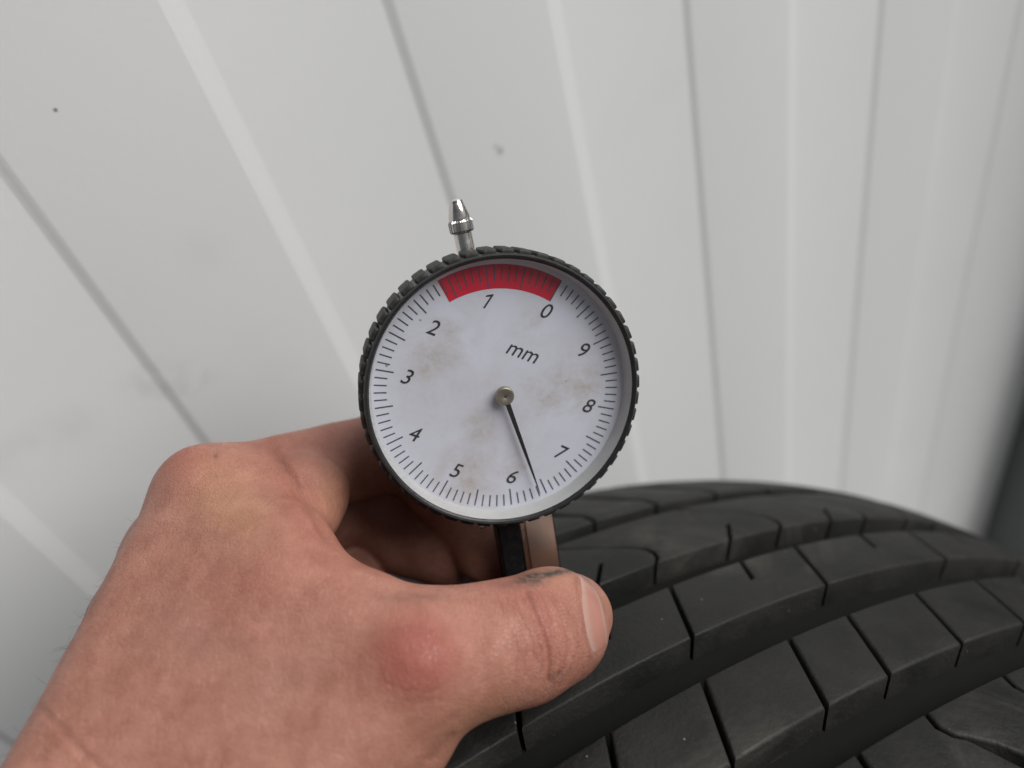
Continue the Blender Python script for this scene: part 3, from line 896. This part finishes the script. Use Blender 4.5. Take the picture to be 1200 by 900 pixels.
rad = np.zeros((NU, NV)); grid = np.zeros((NU, NV, 3)); gin = np.zeros((NU, NV, 3))
for j in range(NV):
    b = -1 + 2 * j / (NV - 1); ph = (PH0 + PH1) / 2 + b * (PH1 - PH0) / 2; u0 = np.polyval(cu_, ph)
    dr = math.cos(ph) * d0 + math.sin(ph) * d1
    for i in range(NU):
        a = i / (NU - 1)
        u = u0 + .0004 * b ** 6 * (1 - a) + a * (LN - .0022 * b * b)       # rounded cuticle and free edge
        o_ = TJ[0] + ta * u
        h = bvh.ray_cast(Vector(o_ + dr * .03), Vector(-dr))
        rr = np.linalg.norm(np.array(h[0]) - o_) if h[0] is not None else 0
        if i and rr < rad[i - 1, j] - .00022: rr = rad[i - 1, j] - .00022
        rad[i, j] = rr
        edge = min(1, (1 - abs(b)) * 5, a * 6 + .0)
        gin[i, j] = o_ + dr * (rr - .0007)
        grid[i, j] = o_ + dr * (rr - .00016 + .00024 * edge ** .5)
v = list(grid.reshape(-1, 3)); n0 = len(v)
v += list(gin.reshape(-1, 3))
f = []
for i in range(NU - 1):
    for j in range(NV - 1):
        q = (i * NV + j, (i + 1) * NV + j, (i + 1) * NV + j + 1, i * NV + j + 1)
        f.append(q); f.append(tuple(n0 + x for x in q[::-1]))
rim_ = [(0, j) for j in range(NV)] + [(i, NV - 1) for i in range(1, NU)] + [(NU - 1, j) for j in range(NV - 2, -1, -1)] + [(i, 0) for i in range(NU - 2, 0, -1)]
for (a, b), (c_, d_) in zip(rim_, rim_[1:] + rim_[:1]): f.append((a * NV + b, c_ * NV + d_, n0 + c_ * NV + d_, n0 + a * NV + b))
bm = bmesh.new(); nme = mesh_from('thumb_nail', v, f, True); bm.from_mesh(nme); bmesh.ops.recalc_face_normals(bm, faces=bm.faces); bm.to_mesh(nme); bm.free()
at = nme.attributes.new('length', 'FLOAT', 'POINT'); at.data.foreach_set('value', np.tile(np.repeat(np.linspace(0, 1, NU), NV), 2).astype(np.float32))
nb = N('nail')
col = nb.ramp(nb.n('Attribute', attribute_name='length').outputs['Fac'], [(0, (.34, .19, .15)), (.06, (.42, .26, .215)), (.18, (.41, .255, .21)), (.36, (.38, .185, .145)), (.75, (.38, .175, .14)), (.92, (.42, .27, .21))])
nb.set(Base_Color=col, Roughness=.26); nb.b.inputs['Subsurface Weight'].default_value = .3; nb.b.inputs['Subsurface Radius'].default_value = (1, .4, .25); nb.b.inputs['Subsurface Scale'].default_value = .0015
nb.bump(nb.noise(500, 2), .1, .0002)
link('thumb_nail', nme, nb.m, hand)

# fine hairs along the wrist
v, f = [], []
sel = np.argwhere((px > -20) & (px < 260) & (py > 560) & (py < 900) & (dep < .18) & ((no * view).sum(1) > -.05))[:, 0]
edge_w = np.exp(-np.clip((no * view).sum(1)[sel], 0, 1) * 2.0) * (.2 + (py[sel] > 690)) + .10
pick = rng.choice(sel, 130, replace=False, p=edge_w / edge_w.sum())
hd_ = P(95, 715, .137) - P(250, 560, .137); hd_ /= np.linalg.norm(hd_)
for i in pick:
    n_ = no[i]; t_ = -hd_ * -1 + rng.normal(0, .6, 3) + n_ * rng.uniform(.25, .8); t_ /= np.linalg.norm(t_)
    Ln = rng.uniform(.002, .006); w_ = rng.uniform(.000014, .000026)
    s_ = np.cross(t_, n_); s_ /= np.linalg.norm(s_) + 1e-9; q_ = np.cross(s_, t_)
    p0 = co2[i] - n_ * .0003
    k0 = len(v)
    for a, ww in ((0, 1), (.4, .8), (.75, .5), (1, .1)):
        c_ = p0 + t_ * Ln * a - n_ * Ln * .35 * a * a
        for th in (0, 2.1, 4.2): v.append(c_ + (s_ * math.cos(th) + q_ * math.sin(th)) * w_ * ww)
    for m in range(3):
        for a in range(3):
            b = (a + 1) % 3; f.append((k0 + m * 3 + a, k0 + m * 3 + b, k0 + m * 3 + 3 + b, k0 + m * 3 + 3 + a))
hm_ = simple('hair_brown', (.035, .022, .015), .5).m
o = link('wrist_hair', mesh_from('wrist_hair', v, f, True), hm_, hand); o['kind'] = 'stuff'
